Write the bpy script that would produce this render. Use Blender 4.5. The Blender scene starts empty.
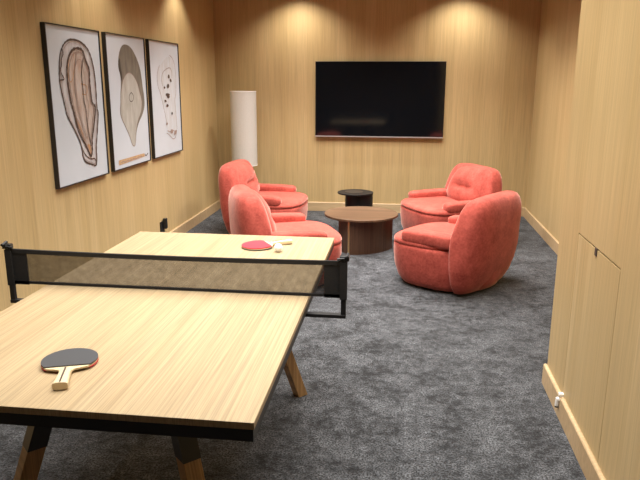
import bpy, bmesh, math, random
from mathutils import Vector, Matrix
random.seed(4)
S = bpy.context.scene
COL = S.collection
PI = math.pi
# ------------------------------------------------------------ camera
cam_d = bpy.data.cameras.new('camera')
cam_d.sensor_width = 36.0
cam_d.lens = 650.2 * 36.0 / 640.0
cam_d.clip_start = 0.05
cam = bpy.data.objects.new('camera', cam_d); COL.objects.link(cam)
_yaw, _pitch, _roll = -0.122, 0.2411, 0.0038
_f = Vector((math.sin(_yaw)*math.cos(_pitch), math.cos(_yaw)*math.cos(_pitch), -math.sin(_pitch)))
_r = Vector((math.cos(_yaw), -math.sin(_yaw), 0)); _u = _r.cross(_f)
_r2 = math.cos(_roll)*_r + math.sin(_roll)*_u; _u2 = -math.sin(_roll)*_r + math.cos(_roll)*_u
cam.matrix_world = Matrix(((_r2.x, _u2.x, -_f.x, 0), (_r2.y, _u2.y, -_f.y, 0), (_r2.z, _u2.z, -_f.z, 1.5153), (0, 0, 0, 1)))
S.camera = cam
# ------------------------------------------------------------ world, lamps, exposure
W = bpy.data.worlds.new('world'); S.world = W; W.use_nodes = True
W.node_tree.nodes['Background'].inputs[0].default_value = (0.9, 0.95, 1.0, 1)
W.node_tree.nodes['Background'].inputs[1].default_value = 0.05
S.view_settings.view_transform = 'Standard'; S.view_settings.look = 'None'
S.view_settings.exposure = 0.66; S.view_settings.gamma = 1.0
S.view_settings.use_curve_mapping = False
CEIL = 2.6
def downlight(x, y, power, half=50, blend=0.45, col=(1.0, 0.93, 0.83), r=0.03):
    l = bpy.data.lights.new('downlight', 'SPOT'); l.energy = power; l.color = col
    l.spot_size = math.radians(2*half); l.spot_blend = blend; l.shadow_soft_size = r
    o = bpy.data.objects.new('downlight', l); COL.objects.link(o); o.location = (x, y, CEIL-0.008)
for x in (-1.16, 0.61): downlight(x, 7.22, 46, 61, 0.8)
for y in (6.27, 4.5, 2.72): downlight(-1.88, y, 26, 51, 0.55)
downlight(0.2, 5.9, 52, 62); downlight(-0.75, 5.7, 52, 62); downlight(0.2, 3.7, 34, 60)
downlight(-0.75, 3.4, 22, 60); downlight(0.1, 1.9, 20, 62); downlight(0.42, 2.75, 16, 62)
def ceiling_fill(x, y, sx, sy, power):  # broad soft fill added for ambient light on the walls, no real fitting
    l = bpy.data.lights.new('ceiling_fill', 'AREA'); l.shape = 'RECTANGLE'; l.size = sx; l.size_y = sy
    l.energy = power; l.color = (1.0, 0.96, 0.92); l.spread = math.radians(112)
    o = bpy.data.objects.new('ceiling_fill', l); COL.objects.link(o); o.location = (x, y, CEIL-0.02)
ceiling_fill(-0.35, 5.4, 2.4, 2.8, 80); ceiling_fill(-0.5, 2.4, 2.2, 2.4, 46)
# ------------------------------------------------------------ helpers
def new_obj(name, verts, faces, mat=None, parent=None, smooth=False, sub=0, bevel=0):
    me = bpy.data.meshes.new(name); me.from_pydata([tuple(v) for v in verts], [], faces)
    bm = bmesh.new(); bm.from_mesh(me); bmesh.ops.recalc_face_normals(bm, faces=bm.faces); bm.to_mesh(me); bm.free()
    return link(name, me, mat, parent, smooth, sub, bevel)
def link(name, me, mat, parent, smooth=False, sub=0, bevel=0):
    o = bpy.data.objects.new(name, me); COL.objects.link(o)
    if mat: me.materials.append(mat)
    if parent: o.parent = parent
    if smooth:
        for p in me.polygons: p.use_smooth = True
    if bevel:
        m = o.modifiers.new('bevel', 'BEVEL'); m.width = bevel; m.segments = 2; m.limit_method = 'ANGLE'
    if sub:
        m = o.modifiers.new('sub', 'SUBSURF'); m.levels = sub; m.render_levels = sub
    return o
class MB:
    def __init__(s): s.v = []; s.f = []
    def add(s, v, f):
        n = len(s.v); s.v += [tuple(p) for p in v]; s.f += [tuple(i+n for i in q) for q in f]
    def box(s, x0, x1, y0, y1, z0, z1):
        v = [(x0,y0,z0),(x1,y0,z0),(x1,y1,z0),(x0,y1,z0),(x0,y0,z1),(x1,y0,z1),(x1,y1,z1),(x0,y1,z1)]
        s.add(v, [(0,3,2,1),(4,5,6,7),(0,1,5,4),(1,2,6,5),(2,3,7,6),(3,0,4,7)])
    def loft(s, rings, cap=True):
        n = len(rings[0]); v = [p for r in rings for p in r]; f = []
        for i in range(len(rings)-1):
            for j in range(n):
                k = (j+1) % n
                f.append((i*n+j, i*n+k, (i+1)*n+k, (i+1)*n+j))
        if cap:
            f.append(tuple(range(n))[::-1]); f.append(tuple((len(rings)-1)*n+j for j in range(n)))
        s.add(v, f)
    def prism(s, pts, z0, z1):
        s.loft([[(x, y, z0) for x, y in pts], [(x, y, z1) for x, y in pts]])
    def cyl(s, c, r, z0, z1, n=32, r1=None):
        r1 = r if r1 is None else r1
        s.loft([[(c[0]+q*math.cos(2*PI*i/n), c[1]+q*math.sin(2*PI*i/n), z) for i in range(n)] for q, z in ((r, z0), (r1, z1))])
    def tube(s, a, b, r, n=10):
        a = Vector(a); b = Vector(b); d = (b-a).normalized()
        u = d.orthogonal().normalized(); w = d.cross(u)
        s.loft([[p+r*math.cos(2*PI*i/n)*u+r*math.sin(2*PI*i/n)*w for i in range(n)] for p in (a, b)])
    def build(s, name, mat, parent=None, **k): return new_obj(name, s.v, s.f, mat, parent, **k)
def box(name, x0, x1, y0, y1, z0, z1, mat, parent=None, bevel=0):
    m = MB(); m.box(x0, x1, y0, y1, z0, z1); return m.build(name, mat, parent, bevel=bevel)
def thing(name, label, cat, loc=(0,0,0), rz=0, group=None):
    o = bpy.data.objects.new(name, None); COL.objects.link(o); o.location = loc; o.rotation_euler = (0, 0, rz)
    o.empty_display_size = 0.1
    return tag(o, label, cat, group)
def tag(o, label, cat, group=None):
    o['label'] = label; o['category'] = cat
    if group: o['group'] = group
    return o
def struct(o): o['kind'] = 'structure'; return o
def superell(cx, cy, a, b, n=40, e=3.0, z=0, er=None):
    out = []
    for i in range(n):
        t = 2*PI*i/n; c, s_ = math.cos(t), math.sin(t)
        k = er if (er and c < 0) else e
        out.append((cx+a*math.copysign(abs(c)**(2/k), c), cy+b*math.copysign(abs(s_)**(2/k), s_), z))
    return out
# ------------------------------------------------------------ materials
def base_mat(name, col, rough=0.5, metal=0.0, spec=0.5):
    m = bpy.data.materials.new(name); m.use_nodes = True
    b = m.node_tree.nodes['Principled BSDF']
    b.inputs['Base Color'].default_value = (*col, 1); b.inputs['Roughness'].default_value = rough
    b.inputs['Metallic'].default_value = metal; b.inputs['Specular IOR Level'].default_value = spec
    return m
class NT:
    def __init__(s, m): s.t = m.node_tree; s.b = s.t.nodes['Principled BSDF']
    def n(s, typ, **k):
        o = s.t.nodes.new(typ)
        for a, v in k.items(): setattr(o, a, v)
        return o
    def l(s, a, b): s.t.links.new(a, b)
    def math(s, op, a, b=None):
        o = s.n('ShaderNodeMath', operation=op)
        for i, v in enumerate((a, b)):
            if v is None: continue
            if isinstance(v, (int, float)): o.inputs[i].default_value = v
            else: s.l(v, o.inputs[i])
        return o.outputs[0]
    def mix(s, fac, a, b, blend='MIX'):
        o = s.n('ShaderNodeMix', data_type='RGBA', blend_type=blend)
        for i, v in ((0, fac), (6, a), (7, b)):
            if isinstance(v, tuple): o.inputs[i].default_value = (*v, 1)
            elif isinstance(v, (int, float)): o.inputs[i].default_value = v
            else: s.l(v, o.inputs[i])
        return o.outputs[2]
    def ramp(s, fac, stops):
        o = s.n('ShaderNodeValToRGB'); e = o.color_ramp.elements
        while len(e) < len(stops): e.new(0.5)
        for q, (p, c) in zip(e, stops): q.position = p; q.color = (*c, 1)
        s.l(fac, o.inputs[0]); return o.outputs[0]
    def noise(s, vec, scale, detail=3, rough=0.5):
        o = s.n('ShaderNodeTexNoise'); o.inputs['Scale'].default_value = scale
        o.inputs['Detail'].default_value = detail; o.inputs['Roughness'].default_value = rough
        s.l(vec, o.inputs['Vector']); return o.outputs[0]
    def bump(s, h, strength, dist=0.01):
        o = s.n('ShaderNodeBump'); o.inputs['Strength'].default_value = strength; o.inputs['Distance'].default_value = dist
        s.l(h, o.inputs['Height']); s.l(o.outputs[0], s.b.inputs['Normal'])
def wood(name, light, dark, along='z', fine=170.0, strip=0.09, rough=0.45, stripamt=0.5, lines=0.35, spec=0.4):
    m = base_mat(name, light, rough, 0, spec); t = NT(m)
    geo = t.n('ShaderNodeTexCoord'); sp = t.n('ShaderNodeSeparateXYZ'); t.l(geo.outputs['Object'], sp.inputs[0])
    X, Y, Z = sp.outputs
    if along == 'z': u = t.math('ADD', X, Y); v = Z; w = t.math('SUBTRACT', X, Y)
    elif along == 'y': u = X; v = Y; w = Z
    else: u = Y; v = X; w = Z
    def vec(su, sv):
        c = t.n('ShaderNodeCombineXYZ'); t.l(t.math('MULTIPLY', u, su), c.inputs[0]); t.l(t.math('MULTIPLY', v, sv), c.inputs[1])
        t.l(t.math('MULTIPLY', w, 0.0 if along == 'z' else 20.0), c.inputs[2]); return c.outputs[0]
    wob = t.math('MULTIPLY', t.noise(vec(3, 1.5), 1.0, 2), 0.02)
    uu = t.math('ADD', u, wob)
    wn = t.n('ShaderNodeTexWhiteNoise', noise_dimensions='1D')
    t.l(t.math('FLOOR', t.math('DIVIDE', u, strip)), wn.inputs['W'])
    broad = t.noise(vec(14, 0.5), 1.0, 3, 0.6)
    tone = t.math('ADD', t.math('MULTIPLY', wn.outputs[0], stripamt), t.math('MULTIPLY', broad, 1-stripamt))
    col = t.ramp(tone, [(0.2, dark), (0.75, light)])
    g = t.noise(vec(fine, 2.2), 1.0, 4, 0.65)
    gl = t.ramp(g, [(0.40, (1-lines,)*3), (0.58, (1, 1, 1))])
    g2 = t.noise(vec(fine*0.35, 1.0), 1.0, 2, 0.5)
    gl2 = t.ramp(g2, [(0.35, (1-lines*0.6,)*3), (0.6, (1, 1, 1))])
    col = t.mix(1.0, col, gl, 'MULTIPLY'); col = t.mix(1.0, col, gl2, 'MULTIPLY')
    t.l(col, t.b.inputs['Base Color']); t.bump(g, 0.12, 0.002)
    return m
M = {}
M['oak_wall'] = wood('oak wall veneer', (0.60, 0.442, 0.222), (0.53, 0.38, 0.178), 'z', 130, 0.11, lines=0.13)
M['oak_trim'] = wood('oak skirting', (0.58, 0.42, 0.24), (0.50, 0.35, 0.19), 'x', 150, 0.5, lines=0.15)
M['oak_top'] = wood('oak table top', (0.49, 0.375, 0.222), (0.455, 0.335, 0.188), 'y', 300, 0.03, 0.42, 0.35, 0.26)
M['oak_leg'] = wood('oak leg', (0.50, 0.30, 0.13), (0.42, 0.24, 0.10), 'z', 150, 0.5)
M['walnut'] = wood('walnut top', (0.205, 0.122, 0.072), (0.12, 0.065, 0.036), 'x', 90, 0.09, 0.35, 0.5, 0.35)
M['walnut_v'] = wood('walnut base', (0.125, 0.064, 0.036), (0.07, 0.033, 0.019), 'z', 90, 0.07, 0.4, 0.5, 0.35)
M['black_metal'] = base_mat('black steel', (0.012, 0.012, 0.013), 0.45)
M['black_plastic'] = base_mat('black plastic', (0.015, 0.015, 0.016), 0.35)
M['silver'] = base_mat('silver metal', (0.5, 0.5, 0.5), 0.45, 0.6)
M['brass'] = base_mat('brass edge', (0.75, 0.55, 0.28), 0.35, 0.9)
M['screen'] = base_mat('tv glass', (0.004, 0.005, 0.007), 0.07, 0, 0.5)
M['white_plastic'] = base_mat('white plastic', (0.8, 0.78, 0.74), 0.4)
M['ball'] = base_mat('celluloid', (0.85, 0.84, 0.80), 0.35)
M['black_lacquer'] = base_mat('black lacquer', (0.009, 0.009, 0.009), 0.45, 0, 0.3)
M['ceiling'] = base_mat('ceiling paint', (0.22, 0.215, 0.22), 0.8)
M['gap'] = base_mat('shadow gap', (0.02, 0.015, 0.01), 0.9)
M['bat_wood'] = base_mat('pale handle wood', (0.72, 0.58, 0.36), 0.45)
M['rubber_black'] = base_mat('black rubber', (0.045, 0.047, 0.052), 0.6)
M['rubber_red'] = base_mat('red rubber', (0.55, 0.03, 0.05), 0.5)
def carpet():
    m = base_mat('charcoal carpet', (0.05, 0.05, 0.055), 1.0, 0, 0.05); t = NT(m)
    tc = t.n('ShaderNodeTexCoord').outputs['Object']
    big = t.noise(tc, 5.5, 4, 0.62); mid = t.noise(tc, 24.0, 4, 0.65); fine = t.noise(tc, 120.0, 2, 0.8)
    a = t.math('ADD', t.math('MULTIPLY', big, 0.5), t.math('MULTIPLY', mid, 0.5))
    c1 = t.ramp(a, [(0.40, (0.009, 0.010, 0.012)), (0.61, (0.074, 0.078, 0.085))])
    c2 = t.ramp(fine, [(0.40, (0.08, 0.08, 0.08)), (0.62, (2.3, 2.3, 2.3))])
    t.l(t.mix(1.0, c1, c2, 'MULTIPLY'), t.b.inputs['Base Color'])
    h = t.math('ADD', fine, t.math('MULTIPLY', mid, 1.5)); t.bump(h, 0.6, 0.01)
    t.b.inputs['Sheen Weight'].default_value = 0.15; t.b.inputs['Sheen Roughness'].default_value = 0.6
    return m
M['carpet'] = carpet()
def velvet():
    m = base_mat('coral velvet', (0.56, 0.12, 0.09), 0.85, 0, 0.15); t = NT(m)
    tc = t.n('ShaderNodeTexCoord').outputs['Object']
    a = t.noise(tc, 9.0, 4, 0.65); b = t.noise(tc, 60.0, 3, 0.6)
    f = t.math('ADD', t.math('MULTIPLY', a, 0.6), t.math('MULTIPLY', b, 0.4))
    t.l(t.ramp(f, [(0.34, (0.27, 0.044, 0.032)), (0.66, (0.53, 0.108, 0.08))]), t.b.inputs['Base Color'])
    t.b.inputs['Sheen Weight'].default_value = 0.6; t.b.inputs['Sheen Roughness'].default_value = 0.35
    t.b.inputs['Sheen Tint'].default_value = (1.0, 0.62, 0.52, 1)
    t.bump(b, 0.15, 0.004)
    return m
M['velvet'] = velvet()
def fabric(name, col, scale=220):
    m = base_mat(name, col, 0.9, 0, 0.1); t = NT(m)
    tc = t.n('ShaderNodeTexCoord').outputs['Object']; mp = t.n('ShaderNodeMapping'); mp.inputs['Scale'].default_value = (1, 1, 5)
    t.l(tc, mp.inputs[0]); g = t.noise(mp.outputs[0], scale*0.3, 3)
    t.l(t.ramp(g, [(0.3, tuple(c*0.9 for c in col)), (0.7, col)]), t.b.inputs['Base Color']); t.bump(g, 0.2, 0.003)
    return m
M['shade'] = fabric('linen lamp shade', (0.60, 0.585, 0.54))
M['band'] = fabric('black canvas', (0.032, 0.031, 0.03))
def netmat():
    m = base_mat('net mesh', (0.045, 0.042, 0.04), 0.8, 0, 0.1); t = NT(m)
    tc = t.n('ShaderNodeTexCoord').outputs['Object']
    tr = t.n('ShaderNodeBsdfTransparent'); mx = t.n('ShaderNodeMixShader')
    g = t.noise(tc, 40, 2); t.l(t.math('ADD', t.math('MULTIPLY', g, 0.16), 0.44), mx.inputs[0])
    t.l(tr.outputs[0], mx.inputs[1]); t.l(t.b.outputs[0], mx.inputs[2])
    t.l(mx.outputs[0], t.t.nodes['Material Output'].inputs['Surface']); return m
M['net'] = netmat()
def paper(name, col):
    m = base_mat(name, col, 0.35, 0, 0.45); t = NT(m)
    tc = t.n('ShaderNodeTexCoord').outputs['Object']; g = t.noise(tc, 5, 3)
    t.l(t.ramp(g, [(0.3, tuple(c*0.95 for c in col)), (0.7, col)]), t.b.inputs['Base Color']); return m
M['paper'] = paper('white paper', (0.56, 0.61, 0.67))
M['ink'] = base_mat('brown ink', (0.07, 0.045, 0.035), 0.6)
M['ink_soft'] = base_mat('sepia ink', (0.30, 0.22, 0.19), 0.6)
def wash(name, a, b, scale=7):
    m = base_mat(name, a, 0.5); t = NT(m)
    tc = t.n('ShaderNodeTexCoord').outputs['Object']; mp = t.n('ShaderNodeMapping'); mp.inputs['Scale'].default_value = (1, 3.0, 0.8)
    t.l(tc, mp.inputs[0]); g = t.noise(mp.outputs[0], scale, 4, 0.65)
    t.l(t.ramp(g, [(0.35, a), (0.65, b)]), t.b.inputs['Base Color']); return m
M['shell_wash'] = wash('shell wash', (0.54, 0.54, 0.56), (0.40, 0.37, 0.37))
M['flesh_wash'] = wash('flesh wash', (0.50, 0.45, 0.42), (0.39, 0.29, 0.235))
M['orange_wash'] = wash('orange wash', (0.48, 0.27, 0.14), (0.36, 0.19, 0.10), 12)
M['grey_wash'] = wash('grey brown wash', (0.13, 0.115, 0.095), (0.20, 0.18, 0.145))
M['pearl_wash'] = wash('pearl wash', (0.46, 0.455, 0.42), (0.34, 0.325, 0.285))
M['pale_wash'] = wash('pale wash', (0.555, 0.595, 0.64), (0.50, 0.51, 0.52))
M['dark_wash'] = wash('dark wash', (0.045, 0.04, 0.035), (0.07, 0.06, 0.05))
M['tan_wash'] = wash('tan wash', (0.55, 0.36, 0.20), (0.42, 0.26, 0.14), 25)
# ------------------------------------------------------------ room shell
XL, XR, XP, YB, YP, YF, HB = -2.158, 1.444, 0.781, 7.577, 3.194, -1.6, 0.106
struct(box('floor', XL-0.1, XR+0.1, YF-0.1, YB+0.1, -0.1, 0.0, M['carpet']))
struct(box('ceiling', XL-0.1, XR+0.1, YF-0.1, YB+0.1, CEIL, CEIL+0.1, M['ceiling']))
struct(box('wall_left', XL-0.1, XL, YF, YB, 0, CEIL, M['oak_wall']))
struct(box('wall_back', XL-0.1, XR+0.1, YB, YB+0.1, 0, CEIL, M['oak_wall']))
struct(box('wall_right', XR, XR+0.1, YP-0.1, YB, 0, CEIL, M['oak_wall']))
struct(box('wall_front', XL-0.1, XR+0.1, YF-0.1, YF, 0, CEIL, M['oak_wall']))
DY0, DY1, DZ0, DZ1 = 2.303, 2.868, HB+0.002, 0.877
m = MB()
m.box(XP, XP+0.1, YF, DY0, 0, CEIL); m.box(XP, XP+0.1, DY1, YP, 0, CEIL)
m.box(XP, XP+0.1, DY0, DY1, 0, DZ0); m.box(XP, XP+0.1, DY0, DY1, DZ1, CEIL)
m.box(XP+0.1, XR+0.1, YP-0.1, YP, 0, CEIL)
pw = struct(m.build('wall_partition', M['oak_wall']))
back = MB(); back.box(XP+0.03, XP+0.09, DY0-0.0, DY1, DZ0, DZ1)
struct(back.build('dark_backing_1', M['gap']))  # near-black sheet behind the door, shade of its gaps put into colour
door = struct(thing('door_1', 'flush oak access door low in the right partition', 'door', (XP, 2.585, 0)))
del door['label'], door['category']
g_ = 0.0035
d = MB(); d.box(0.0, 0.028, DY0+g_-2.585, DY1-g_-2.585, DZ0+g_*0.5, DZ1-0.0075)
d.build('door_panel', M['oak_wall'], door)
d = MB(); d.box(-0.003, 0.012, 2.585-2.585, 2.61-2.585, 0.845, DZ1-0.001); d.build('finger_pull', M['ink'], door)
def skirting(name, pts, inward):
    # pts: two plan points on the wall face; inward: unit normal into the room
    (x0, y0), (x1, y1) = pts; t, r = 0.016, 0.004
    prof = [(0, 0), (t, 0), (t, HB-r*1.6), (t-r, HB-r*0.4), (t-2*r, HB), (0, HB)]
    v = []
    for x, y in ((x0, y0), (x1, y1)):
        for o, z in prof: v.append((x+inward[0]*o, y+inward[1]*o, z))
    n = len(prof); f = [(i, (i+1) % n, n+(i+1) % n, n+i) for i in range(n)] + [tuple(range(n)), tuple(range(n, 2*n))]
    return struct(new_obj(name, v, f, M['oak_trim']))
skirting('baseboard_left', ((XL, YF), (XL, YB)), (1, 0))
skirting('baseboard_back', ((XL, YB), (XR, YB)), (0, -1))
skirting('baseboard_right', ((XR, YP), (XR, YB)), (-1, 0))
skirting('baseboard_partition', ((XP, YF), (XP, YP+0.016)), (-1, 0))

# ------------------------------------------------------------ ping pong table
TX, TY, TW, TL, TH = -0.8085, 2.2046, 0.4994, 0.9004, 0.76
tt = thing('ping_pong_table', 'oak topped ping pong table with black frame and splayed wooden legs', 'table', (TX, TY, 0))
m = MB(); m.box(-TW, TW, -TL, TL, TH-0.018, TH); m.build('tabletop', M['oak_top'], tt, bevel=0.0012)
m = MB(); q = 0.003
m.box(-TW+q, TW-q, -TL+q, -TL+0.043, 0.710, TH-0.0182); m.box(-TW+q, TW-q, TL-0.043, TL-q, 0.710, TH-0.0182)
m.box(-TW+q, -TW+0.043, -TL+0.043, TL-0.043, 0.710, TH-0.0182); m.box(TW-0.043, TW-q, -TL+0.043, TL-0.043, 0.710, TH-0.0182)
m.box(-TW+0.043, TW-0.043, -0.575, -0.515, 0.712, TH-0.0182); m.box(-TW+0.043, TW-0.043, 0.515, 0.575, 0.712, TH-0.0182)
m.build('steel_frame', M['black_metal'], tt)
def legpt(sx, sy, z):
    k = 1-z/0.468
    return sx*(0.233+0.122*k), sy*(0.602+0.114*k)
for sx in (-1, 1):
    for sy in (-1, 1):
        def ring(z, h):
            x, y = legpt(sx, sy, z); return [(x+h, y, z), (x, y+h, z), (x-h, y, z), (x, y-h, z)]
        m = MB(); m.loft([ring(0.0, 0.0375), ring(0.468, 0.0375)])
        lg = m.build('leg', M['oak_leg'], tt, bevel=0.002)
        m = MB(); m.loft([ring(0.466, 0.039), ring(0.712, 0.039)])
        m.build('leg_bracket', M['black_metal'], lg)
# net ---------------------------------------------------------------
NX = 0.640
nt = thing('table_tennis_net', 'black table tennis net clamped across the middle of the oak table', 'net', (TX-0.009, TY, 0))
m = MB(); m.box(-NX+0.075, NX-0.075, -0.0006, 0.0006, TH+0.010, 0.886); m.build('net_mesh', M['net'], nt)
def sag(x): return 0.8965 - 0.006*(1-(x/NX)**2)
m = MB(); xs = [-NX+i*2*NX/24 for i in range(25)]
m.loft([[(x, -0.005, sag(x)-0.016), (x, 0.005, sag(x)-0.016), (x, 0.005, sag(x)), (x, -0.005, sag(x))] for x in xs])
m.build('top_tape', M['band'], nt)
m = MB(); m.box(-NX, NX, -0.003, 0.003, TH+0.001, TH+0.011); m.build('bottom_tape', M['band'], nt)
for s in (-1, 1):
    x0, x1 = sorted((s*NX, s*(NX-0.077)))
    m = MB(); m.box(x0, x1, -0.003, 0.003, TH-0.002, 0.886)
    m.box(min(s*(NX-0.020), s*(NX+0.005)), max(s*(NX-0.020), s*(NX+0.005)), -0.0105, 0.0105, TH-0.006, 0.893); m.build('canvas_end', M['band'], nt)
    m = MB(); m.box(min(s*(NX-0.016), s*(NX+0.002)), max(s*(NX-0.016), s*(NX+0.002)), -0.008, 0.008, 0.69, 0.904)
    ps = m.build('post', M['black_metal'], nt, bevel=0.001)
    m = MB(); m.box(min(s*(TW-0.06), s*(NX+0.002)), max(s*(TW-0.06), s*(NX+0.002)), -0.012, 0.012, 0.684, 0.697)
    m.box(min(s*(TW-0.06), s*(TW-0.03)), max(s*(TW-0.06), s*(TW-0.03)), -0.012, 0.012, 0.697, 0.7098)
    m.build('clamp_bar', M['black_metal'], nt, bevel=0.001)
    m = MB(); m.box(min(s*(NX-0.022), s*(NX+0.012)), max(s*(NX-0.022), s*(NX+0.012)), -0.011, 0.011, 0.896, 0.915)
    m.build('post_cap', M['black_plastic'], nt, bevel=0.003)
    m = MB(); m.tube((s*(NX+0.006), -0.017, 0.912), (s*(NX+0.006), 0.013, 0.918), 0.006)
    m.tube((s*(NX-0.03), -0.009, 0.903), (s*(NX-0.005), -0.011, 0.907), 0.0045)
    m.build('tension_knob', M['black_plastic'], nt, smooth=False)
    m = MB(); m.tube((s*(NX+0.008), 0, 0.908), (s*(NX+0.035), 0.01, 0.906), 0.0018); m.build('cord', M['black_plastic'], nt)

# bats and ball -----------------------------------------------------
def bat(label, loc, rz, top, bottom, tilt, group='ping pong bats on the table'):
    # handle along +x, blade centre at the origin, blade tip at -x
    b = thing('table_tennis_bat', label, 'bat', loc, rz, group)
    b.rotation_euler = (0, tilt, rz)
    R = 0.0735; n = 44
    full = []
    for i in range(n):
        t = 2*PI*i/n
        full.append((1.04*R*math.cos(t), R*math.sin(t)))
    out = [(x, y) for x, y in full if x < 0.052]
    a0 = [p for p in full if p[0] < 0.052]
    ang = math.acos(0.052/(1.04*R)); ys = R*math.sin(ang)
    def outline(xc):
        k = math.acos(min(1, xc/(1.04*R))); pts = [(1.04*R*math.cos(k+(2*PI-2*k)*i/40), R*math.sin(k+(2*PI-2*k)*i/40)) for i in range(41)]
        return pts
    wd = outline(0.054) + [(0.066, -0.020), (0.080, -0.0135), (0.098, -0.0125), (0.098, 0.0125), (0.080, 0.0135), (0.066, 0.020)]
    wd = [(x*0.985, y*0.985) for x, y in wd]; m = MB(); m.prism(wd, -0.0025, 0.0025); m.build('blade', M['bat_wood'], b)
    rb = outline(0.047)
    m = MB(); m.prism(rb, 0.0022, 0.0060); m.build('rubber', M[top], b)
    m = MB(); m.prism(rb, -0.0055, -0.0022); m.build('rubber', M[bottom], b)
    h = MB()
    def ov(x, w, t): return [(x, 1.22*w*c, t*s_) for c, s_ in ((math.copysign(abs(math.cos(2*PI*i/20))**0.6, math.cos(2*PI*i/20)), math.copysign(abs(math.sin(2*PI*i/20))**0.6, math.sin(2*PI*i/20))) for i in range(20))]
    h.loft([ov(0.062, 0.011, 0.0045), ov(0.070, 0.0125, 0.0095), ov(0.10, 0.0125, 0.0105), ov(0.14, 0.014, 0.011), ov(0.163, 0.0165, 0.0115), ov(0.166, 0.015, 0.010)])
    hd = h.build('handle', M['bat_wood'], b, smooth=False)
    s_ = MB(); s_.box(0.072, 0.164, -0.0022, 0.0022, 0.0088, 0.0118); s_.build('inlay_stripe', M['ink'], hd)
    return b
bat('black-faced bat with pale wooden handle on the near half of the table', (-0.8775, 1.552, TH+0.0082), math.atan2(-0.159, 0.056), 'rubber_black', 'rubber_red', -0.027)
bat('red-faced bat beside the white ball on the far half of the table', (-0.642, 2.872, TH+0.0082), math.atan2(0.089, 0.141), 'rubber_red', 'rubber_black', -0.027)
bm = bmesh.new(); bmesh.ops.create_uvsphere(bm, u_segments=24, v_segments=16, radius=0.0195); me = bpy.data.meshes.new('ping_pong_ball'); bm.to_mesh(me); bm.free()
ball = link('ping_pong_ball', me, M['ball'], None, True); ball.location = (-0.533, 2.80, TH+0.0195)
tag(ball, 'small white ping pong ball on the table touching the red bat', 'ball')

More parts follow.
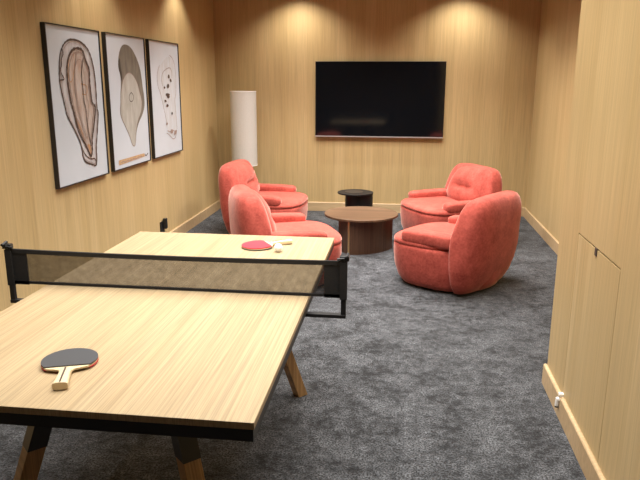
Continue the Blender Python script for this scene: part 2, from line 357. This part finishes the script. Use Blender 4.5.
# ------------------------------------------------------------ armchairs
def back_half(cx, a, b, z, e=2.7):
    e += 0.7*max(0.0, min(1.0, (z-0.45)/0.15)); out = []
    for i in range(13, 36):
        t = 2*PI*i/48; c, s_ = math.cos(t), math.sin(t)
        out.append((cx-a*abs(c)**(2/e), b*math.copysign(abs(s_)**(2/e), s_), z))
    return out
def make_armchair(label, loc, deg):
    c = thing('armchair', label, 'armchair', (loc[0], loc[1], 0), math.radians(deg), 'coral velvet armchairs around the coffee table')
    N = 48
    m = MB(); m.loft([superell(0.05, 0, 0.28, 0.30, N, 3, z, 2.2) for z in (0.0, 0.03)]); m.build('plinth', M['black_plastic'], c)
    # body
    rings = [(0.022, .05, .315, .335), (0.026, .05, .335, .355), (0.07, .055, .36, .378), (0.15, .058, .382, .398), (0.24, .058, .392, .408), (0.30, .058, .392, .41), (0.322, .058, .392, .408), (0.331, .058, .384, .40)]
    m = MB(); m.loft([superell(cx, 0, a, b, N, 3.2, z, 2.2) for z, cx, a, b in rings]); m.build('body', M['velvet'], c, smooth=True)
    # seat cushion
    rings = [(0.326, .10, .31, .36), (0.331, .113, .333, .398), (0.342, .115, .339, .405), (0.36, .115, .335, .40), (0.374, .11, .32, .385), (0.384, .10, .28, .34), (0.389, .09, .20, .24), (0.391, .09, .10, .12)]
    m = MB(); m.loft([superell(cx, 0, a, b, N, 3.0, z, 2.3) for z, cx, a, b in rings]); m.build('seat_cushion', M['velvet'], c, smooth=True)
    # outer back: one plump slab from the floor up, front edge sweeping back
    prof = [(0.024, -.15, -.25, .325), (0.03, -.14, -.265, .345), (0.10, -.125, -.305, .39), (0.20, -.115, -.34, .412), (0.30, -.11, -.36, .42), (0.38, -.105, -.37, .416), (0.45, -.108, -.374, .405), (0.52, -.122, -.376, .386), (0.58, -.138, -.375, .368), (0.63, -.155, -.371, .35), (0.67, -.175, -.362, .328), (0.698, -.197, -.348, .30), (0.714, -.222, -.328, .262), (0.721, -.25, -.305, .20)]
    m = MB(); m.loft([superell((f+0.35*r)/1.35, 0, (f-r)*0.35/1.35, b, N, 3.2, z)[:13] + [(x, y, z) for x, y, z in back_half((f+0.35*r)/1.35, (f-r)/1.35, b, z)] + superell((f+0.35*r)/1.35, 0, (f-r)*0.35/1.35, b, N, 3.2, z)[36:] for z, f, r, b in prof]); m.build('outer_back', M['velvet'], c, smooth=True)
    # inner back cushion with a tufted crease
    prof = [(0.355, -.10, -.24, .24), (0.38, -.055, -.25, .29), (0.43, -.048, -.26, .315), (0.475, -.055, -.27, .31), (0.50, -.062, -.275, .305), (0.52, -.067, -.28, .30), (0.54, -.074, -.282, .296), (0.58, -.09, -.29, .284), (0.62, -.112, -.295, .27), (0.66, -.14, -.30, .25), (0.69, -.172, -.305, .22), (0.708, -.205, -.30, .18), (0.713, -.235, -.285, .12)]
    rr = []
    for z, f, r, b in prof:
        cx = (f+r)/2; o = []
        for x, y, zz in superell(cx, 0, (f-r)/2, b, N, 2.2, z):
            if x > cx:   # crease: pinch in the middle third
                x -= 0.05*math.exp(-((z-0.53)/0.022)**2)*math.exp(-(y/0.17)**4)
            o.append((x, y, zz))
        rr.append(o)
    m = MB(); m.loft(rr); m.build('back_cushion', M['velvet'], c, smooth=True)
    for s in (-1, 1):
        rings = []
        for x, hw, z0, z1 in [(-0.2, .06, .348, .450), (-0.1, .064, .346, .452), (0.1, .066, .345, .450), (0.20, .064, .346, .446), (0.25, .060, .350, .442), (0.273, .05, .360, .432), (0.283, .028, .378, .414)]:
            cy = s*(0.338); zc, hz = (z0+z1)/2, (z1-z0)/2
            rings.append([(x, cy+p[0], zc+p[1]) for p in superell(0, 0, hw, hz, 28, 3.6)])
        m = MB(); m.loft(rings); m.build('armrest', M['velvet'], c, smooth=True)
    return c
make_armchair('coral velvet armchair nearest the right partition, seen from behind', (0.471, 4.91), 146)
make_armchair('coral velvet armchair in the back right, right of the coffee table, facing forward', (0.512, 6.29), 207)
make_armchair('coral velvet armchair directly behind the far end of the ping pong table', (-0.905, 4.83), 22)
make_armchair('coral velvet armchair in the back left corner in front of the floor lamp', (-1.372, 6.33), -3)

# ------------------------------------------------------------ coffee table, side table
ct = thing('coffee_table', 'round walnut coffee table between the four coral armchairs', 'table', (-0.340, 5.893, 0))
m = MB(); m.cyl((0, 0), 0.338, 0.306, 0.326, 64); m.build('tabletop', M['walnut'], ct, bevel=0.003)
def arc(p, c, q, n=14):   # quadratic bezier
    return [((1-t)**2*p[0]+2*t*(1-t)*c[0]+t*t*q[0], (1-t)**2*p[1]+2*t*(1-t)*c[1]+t*t*q[1]) for t in [i/n for i in range(n+1)]]
A_, B_, C_ = (-0.089, -0.296), (0.292, 0.01), (-0.195, -0.136)
outl = arc(A_, (0.20, -0.27), B_)[:-1] + arc(B_, (0.22, 0.25), (-0.02, 0.27))[:-1] + arc((-0.02, 0.27), (-0.25, 0.18), C_)
m = MB(); m.prism(outl, 0.0, 0.306); m.build('base', M['walnut_v'], ct)
m = MB(); m.prism([(-0.098, -0.300), (-0.084, -0.302), (-0.080, -0.292), (-0.094, -0.288)], 0.0, 0.305); m.build('edge_strip', M['brass'], ct)
st = thing('side_table', 'small round black side table behind the walnut coffee table', 'side table', (-0.44, 6.62, 0))
m = MB(); m.cyl((-0.006, 0), 0.184, 0.384, 0.398, 56); m.build('tabletop', M['black_lacquer'], st, bevel=0.002)
pts = [(0.032+0.142*math.cos(2*PI*i/48), 0.13*math.sin(2*PI*i/48)) for i in range(48)]
m = MB(); m.prism(pts, 0.0, 0.384); m.build('drum_base', M['black_lacquer'], st)
m = MB(); m.cyl((-0.02, 0.0), 0.095, 0.398, 0.4005, 40); m.build('tray_rim', M['black_plastic'], st)

# ------------------------------------------------------------ television
tv = thing('television', 'large black flat television mounted on the back oak wall', 'television', (-0.255, YB, 0.886))
m = MB(); m.box(-0.727, 0.727, -0.055, -0.02, 0, 0.835); m.build('casing', M['black_plastic'], tv, bevel=0.002)
m = MB(); m.box(-0.722, 0.722, -0.0565, -0.0545, 0.012, 0.830); m.build('screen', M['screen'], tv)
m = MB(); m.box(-0.727, 0.727, -0.0575, -0.050, -0.004, 0.008); m.build('bottom_bezel', M['silver'], tv)
m = MB(); m.box(-0.3, 0.3, -0.02, -0.001, 0.2, 0.6); m.build('wall_bracket', M['black_metal'], tv)

# ------------------------------------------------------------ floor lamp
fl = thing('floor_lamp', 'floor lamp with tall white cylinder fabric shade in the back left corner', 'lamp', (-1.765, 7.28, 0))
def hollow(r, t, z0, z1, n=48):
    m = MB(); R = lambda q, z: [(q*math.cos(2*PI*i/n), q*math.sin(2*PI*i/n), z) for i in range(n)]
    m.loft([R(r, z0), R(r, z1), R(r-t, z1), R(r-t, z0), R(r, z0)], cap=False); return m
sh = hollow(0.146, 0.004, 0.567, 1.392).build('lamp_shade', M['shade'], fl)
hollow(0.1475, 0.006, 1.384, 1.394).build('shade_rim', M['white_plastic'], sh)
hollow(0.1475, 0.006, 0.565, 0.573).build('shade_rim', M['white_plastic'], sh)
m = MB(); m.cyl((0, 0), 0.012, 0.02, 1.30, 16)
for k in range(3): m.tube((0, 0, 1.30), (0.143*math.cos(2.1*k), 0.143*math.sin(2.1*k), 1.30), 0.003)
m.build('pole', M['black_metal'], fl)
m = MB(); m.cyl((0, 0), 0.13, 0, 0.02, 40); m.build('base', M['black_metal'], fl, bevel=0.003)

# ------------------------------------------------------------ framed pictures
p1 = {'shell': [(0.317, 0.93), (0.241, 0.908), (0.186, 0.866), (0.153, 0.808), (0.136, 0.74), (0.126, 0.66), (0.146, 0.579), (0.172, 0.497), (0.182, 0.445), (0.256, 0.367), (0.341, 0.252), (0.349, 0.174), (0.374, 0.126), (0.469, 0.101), (0.538, 0.078), (0.555, 0.138), (0.554, 0.205), (0.598, 0.336), (0.633, 0.455), (0.61, 0.466), (0.624, 0.633), (0.613, 0.735), (0.586, 0.822), (0.541, 0.882), (0.442, 0.923)], 'flesh': [(0.396, 0.879), (0.317, 0.862), (0.262, 0.811), (0.23, 0.741), (0.228, 0.636), (0.248, 0.541), (0.242, 0.545), (0.275, 0.471), (0.306, 0.357), (0.384, 0.261), (0.441, 0.19), (0.463, 0.148), (0.493, 0.191), (0.502, 0.277), (0.547, 0.366), (0.599, 0.496), (0.545, 0.507), (0.537, 0.571), (0.53, 0.659), (0.545, 0.746), (0.488, 0.807), (0.472, 0.867)], 'mid': [(0.463, 0.818), (0.419, 0.72), (0.426, 0.61), (0.428, 0.511), (0.445, 0.501), (0.444, 0.399), (0.462, 0.307), (0.476, 0.226)], 'mid2': [(0.38, 0.863), (0.341, 0.755), (0.314, 0.636), (0.331, 0.493), (0.366, 0.391), (0.416, 0.284)], 'or1': [(0.277, 0.458), (0.339, 0.392), (0.39, 0.299), (0.418, 0.252), (0.377, 0.268), (0.306, 0.357)], 'or2': [(0.424, 0.251), (0.477, 0.233), (0.488, 0.196), (0.459, 0.159), (0.431, 0.194)], 'or3': [(0.407, 0.647), (0.498, 0.634), (0.476, 0.572), (0.413, 0.58)], 'or4': [(0.34, 0.849), (0.341, 0.755), (0.294, 0.659), (0.244, 0.66), (0.251, 0.753), (0.286, 0.824)], 'tip': [(0.344, 0.239), (0.377, 0.177), (0.46, 0.135), (0.531, 0.14), (0.538, 0.078), (0.469, 0.103), (0.374, 0.126), (0.345, 0.181)], 'frill': [(0.186, 0.866), (0.204, 0.832), (0.166, 0.803), (0.168, 0.763), (0.145, 0.737), (0.149, 0.711), (0.194, 0.674), (0.133, 0.671)]}
p2 = {'shade': [(0.352, 0.943), (0.279, 0.923), (0.229, 0.866), (0.206, 0.811), (0.205, 0.756), (0.234, 0.701), (0.231, 0.635), (0.205, 0.557), (0.202, 0.504), (0.179, 0.456), (0.184, 0.394), (0.262, 0.314), (0.342, 0.218), (0.366, 0.163), (0.413, 0.145), (0.443, 0.169), (0.465, 0.26), (0.528, 0.335), (0.625, 0.397), (0.678, 0.462), (0.677, 0.543), (0.658, 0.608), (0.646, 0.692), (0.621, 0.775), (0.557, 0.856), (0.464, 0.926)], 'light': [(0.38, 0.734), (0.281, 0.685), (0.236, 0.612), (0.21, 0.557), (0.208, 0.504), (0.188, 0.455), (0.193, 0.393), (0.272, 0.313), (0.348, 0.217), (0.37, 0.165), (0.413, 0.149), (0.437, 0.17), (0.455, 0.261), (0.507, 0.35), (0.586, 0.412), (0.617, 0.477), (0.611, 0.531), (0.582, 0.573), (0.553, 0.644), (0.473, 0.712)], 'dark': [(0.23, 0.839), (0.248, 0.818), (0.245, 0.768), (0.268, 0.69), (0.235, 0.657), (0.228, 0.712), (0.203, 0.756), (0.202, 0.8)], 'ring': [(0.412, 0.576), (0.374, 0.559), (0.364, 0.53), (0.383, 0.507), (0.425, 0.505), (0.452, 0.528), (0.451, 0.557), (0.412, 0.576)], 'caption': [(0.092, 0.074), (0.603, 0.076), (0.613, 0.049), (0.097, 0.036)], 'mark': [(0.616, 0.068), (0.634, 0.046), (0.682, 0.069)], 'capl': [(0.13, 0.052), (0.18, 0.059), (0.203, 0.046), (0.261, 0.057), (0.291, 0.046), (0.365, 0.058), (0.417, 0.047), (0.487, 0.06), (0.553, 0.055)]}
p3 = {'l1': [(0.511, 0.892), (0.576, 0.878), (0.636, 0.823), (0.658, 0.732), (0.651, 0.617), (0.64, 0.536), (0.59, 0.49), (0.604, 0.422), (0.621, 0.312), (0.624, 0.215)], 'l2': [(0.242, 0.798), (0.189, 0.749), (0.166, 0.696), (0.175, 0.621), (0.238, 0.551), (0.27, 0.474), (0.31, 0.395), (0.337, 0.328), (0.36, 0.274)], 'l3': [(0.292, 0.62), (0.269, 0.674), (0.304, 0.737), (0.411, 0.772), (0.512, 0.787), (0.556, 0.743), (0.547, 0.686)], 'l4': [(0.36, 0.221), (0.442, 0.199), (0.486, 0.225), (0.546, 0.196), (0.624, 0.215), (0.58, 0.147), (0.511, 0.125), (0.436, 0.159), (0.393, 0.184), (0.333, 0.199)], 'body': [(0.511, 0.892), (0.636, 0.823), (0.651, 0.617), (0.604, 0.422), (0.624, 0.215), (0.511, 0.125), (0.348, 0.222), (0.31, 0.395), (0.238, 0.551), (0.166, 0.696), (0.241, 0.792), (0.392, 0.861)], 'b1': [(0.463, 0.73), (0.492, 0.703), (0.469, 0.68), (0.426, 0.697)], 'b2': [(0.497, 0.692), (0.541, 0.663), (0.511, 0.65), (0.474, 0.669)], 'b3': [(0.431, 0.647), (0.473, 0.619), (0.423, 0.592), (0.387, 0.614)], 'b4': [(0.324, 0.62), (0.361, 0.611), (0.345, 0.593), (0.308, 0.6)], 'b5': [(0.366, 0.559), (0.47, 0.549), (0.453, 0.529), (0.349, 0.531)], 'b6': [(0.409, 0.548), (0.468, 0.528), (0.433, 0.503), (0.382, 0.522)], 'b7': [(0.326, 0.503), (0.377, 0.489), (0.352, 0.474), (0.312, 0.485)], 'b8': [(0.373, 0.463), (0.424, 0.448), (0.391, 0.428), (0.355, 0.445)], 'b9': [(0.494, 0.389), (0.523, 0.366), (0.489, 0.352), (0.476, 0.371)], 'b10': [(0.341, 0.302), (0.377, 0.284), (0.351, 0.269), (0.323, 0.284)], 'b11': [(0.447, 0.233), (0.508, 0.21), (0.479, 0.182), (0.419, 0.201)], 'b12': [(0.54, 0.208), (0.614, 0.208), (0.583, 0.169), (0.518, 0.168)]}
def ribbon(pts, w, x, closed):
    n = len(pts); v = []; f = []
    for i, p in enumerate(pts):
        a = pts[(i-1) % n] if (closed or i > 0) else p; b = pts[(i+1) % n] if (closed or i < n-1) else p
        tx, tz = b[0]-a[0], b[1]-a[1]; L = math.hypot(tx, tz) or 1; nx, nz = -tz/L, tx/L
        ww = w*(0.6+0.8*abs(math.sin(i*1.7+n)))
        v += [(x, p[0]+nx*ww/2, p[1]+nz*ww/2), (x, p[0]-nx*ww/2, p[1]-nz*ww/2)]
    for i in range(n if closed else n-1):
        j = (i+1) % n; f.append((2*i, 2*i+1, 2*j+1, 2*j))
    return v, f
def smooth2(pts, closed=True, it=2):
    for _ in range(it):
        o = []; n = len(pts)
        for i in range(n if closed else n-1):
            a, b = pts[i], pts[(i+1) % n]
            o += [(0.75*a[0]+0.25*b[0], 0.75*a[1]+0.25*b[1]), (0.25*a[0]+0.75*b[0], 0.25*a[1]+0.75*b[1])]
        pts = ([pts[0]] + o + [pts[-1]]) if not closed else o
    return pts
def inset(pts, k, dz=0.0):
    cx = sum(q[0] for q in pts)/len(pts); cz = sum(q[1] for q in pts)/len(pts)
    return [(cx+(q[0]-cx)*k, cz+(q[1]-cz)*(k*0.5+0.5)+dz) for q in pts]
p1['flesh_in'] = inset(p1['flesh'], 0.86); p1['flesh_core'] = inset(p1['flesh'], 0.45, 0.02); p1['shell_in'] = inset(p1['shell'], 0.93)
def picture(label, y0, y1, layers, art):
    z0, z1 = 0.8386, 1.8463; w, h = y1-y0, z1-z0
    p = thing('framed_picture', label, 'picture', (XL, y0, z0), 0, 'framed oyster shell prints on the left wall')
    t = 0.008; D = 0.03
    m = MB(); m.box(0, D, 0, t, 0, h); m.box(0, D, w-t, w, 0, h); m.box(0, D, t, w-t, 0, t); m.box(0, D, t, w-t, h-t, h)
    m.build('frame', M['black_plastic'], p)
    m = MB(); m.box(0.002, D-0.008, t, w-t, t, h-t); sheet = m.build('print', M['paper'], p)
    x = D-0.0078
    for key, mat, lw in layers:
        x += 0.0003; pts = art[key]
        if lw is None:
            pts = pts if key == 'caption' else smooth2(pts); f = [tuple(range(len(pts)))]; v = [(x, a, b) for a, b in pts]
        else:
            closed = lw < 0; pts = smooth2(pts, closed); v, f = ribbon(pts, abs(lw), x, closed)
        me = bpy.data.meshes.new('drawing'); me.from_pydata(v, [], f)
        bm = bmesh.new(); bm.from_mesh(me); bmesh.ops.triangulate(bm, faces=[q for q in bm.faces if len(q.verts) > 4]); bm.to_mesh(me); bm.free()
        link('drawing', me, M[mat], sheet)
    return p
picture('framed print of an open brown oyster shell, nearest of the three pictures', 3.835, 4.560,
        [('shell', 'shell_wash', None), ('flesh', 'flesh_wash', None), ('or4', 'orange_wash', 0.006), ('or1', 'orange_wash', None), ('or3', 'orange_wash', 0.006), ('or2', 'orange_wash', None), ('tip', 'orange_wash', 0.008),
         ('tip', 'ink', 0.007), ('shell', 'ink', -0.010), ('flesh', 'ink', -0.016), ('flesh_in', 'ink_soft', -0.007), ('shell_in', 'ink_soft', -0.004), ('flesh_core', 'ink_soft', -0.004), ('mid', 'ink', 0.007), ('mid2', 'ink_soft', 0.006), ('frill', 'ink', 0.008), ('or1', 'ink_soft', 0.004)], p1)
picture('framed print of a grey closed shell with tan caption strip, middle of the three pictures', 4.653, 5.390,
        [('shade', 'grey_wash', None), ('light', 'pearl_wash', None), ('dark', 'dark_wash', None), ('light', 'ink_soft', -0.005), ('ring', 'ink', 0.006), ('caption', 'tan_wash', None), ('capl', 'ink_soft', 0.006), ('mark', 'ink', 0.008)], p2)
picture('framed print of a faint sepia spotted shell, farthest of the three pictures', 5.480, 6.231,
        [('body', 'pale_wash', None)] + [(k, 'ink_soft', 0.006) for k in ('l1', 'l2', 'l3', 'l4')] + [('b%d' % i, 'ink_soft' if i > 9 else 'ink', None) for i in range(1, 13)], p3)

# ------------------------------------------------------------ small fittings
so = thing('wall_socket', 'black wall socket with plug low on the left wall beyond the table', 'socket', (XL, 5.62, 0.19))
m = MB(); m.box(0, 0.012, -0.045, 0.045, -0.06, 0.06); m.build('plate', M['black_plastic'], so, bevel=0.002)
m = MB(); m.box(0.012, 0.045, 0.0, 0.04, -0.01, 0.085); m.build('plug', M['black_plastic'], so, bevel=0.004)
ds = thing('door_stop', 'small white door stop on the right partition baseboard', 'door stop', (XP-0.0155, 2.855, 0.0))
m = MB(); m.tube((0.0, 0, 0.088), (-0.010, 0, 0.086), 0.012, 16); m.tube((-0.007, 0, 0.095), (-0.009, 0, 0.056), 0.0095, 14)
m.box(-0.004, 0.016, -0.012, 0.012, HB, HB+0.014); m.build('body', M['white_plastic'], ds, bevel=0.001)
m = MB(); m.tube((-0.009, 0, 0.056), (-0.009, 0, 0.049), 0.008, 14); m.build('rubber_tip', M['black_plastic'], ds)
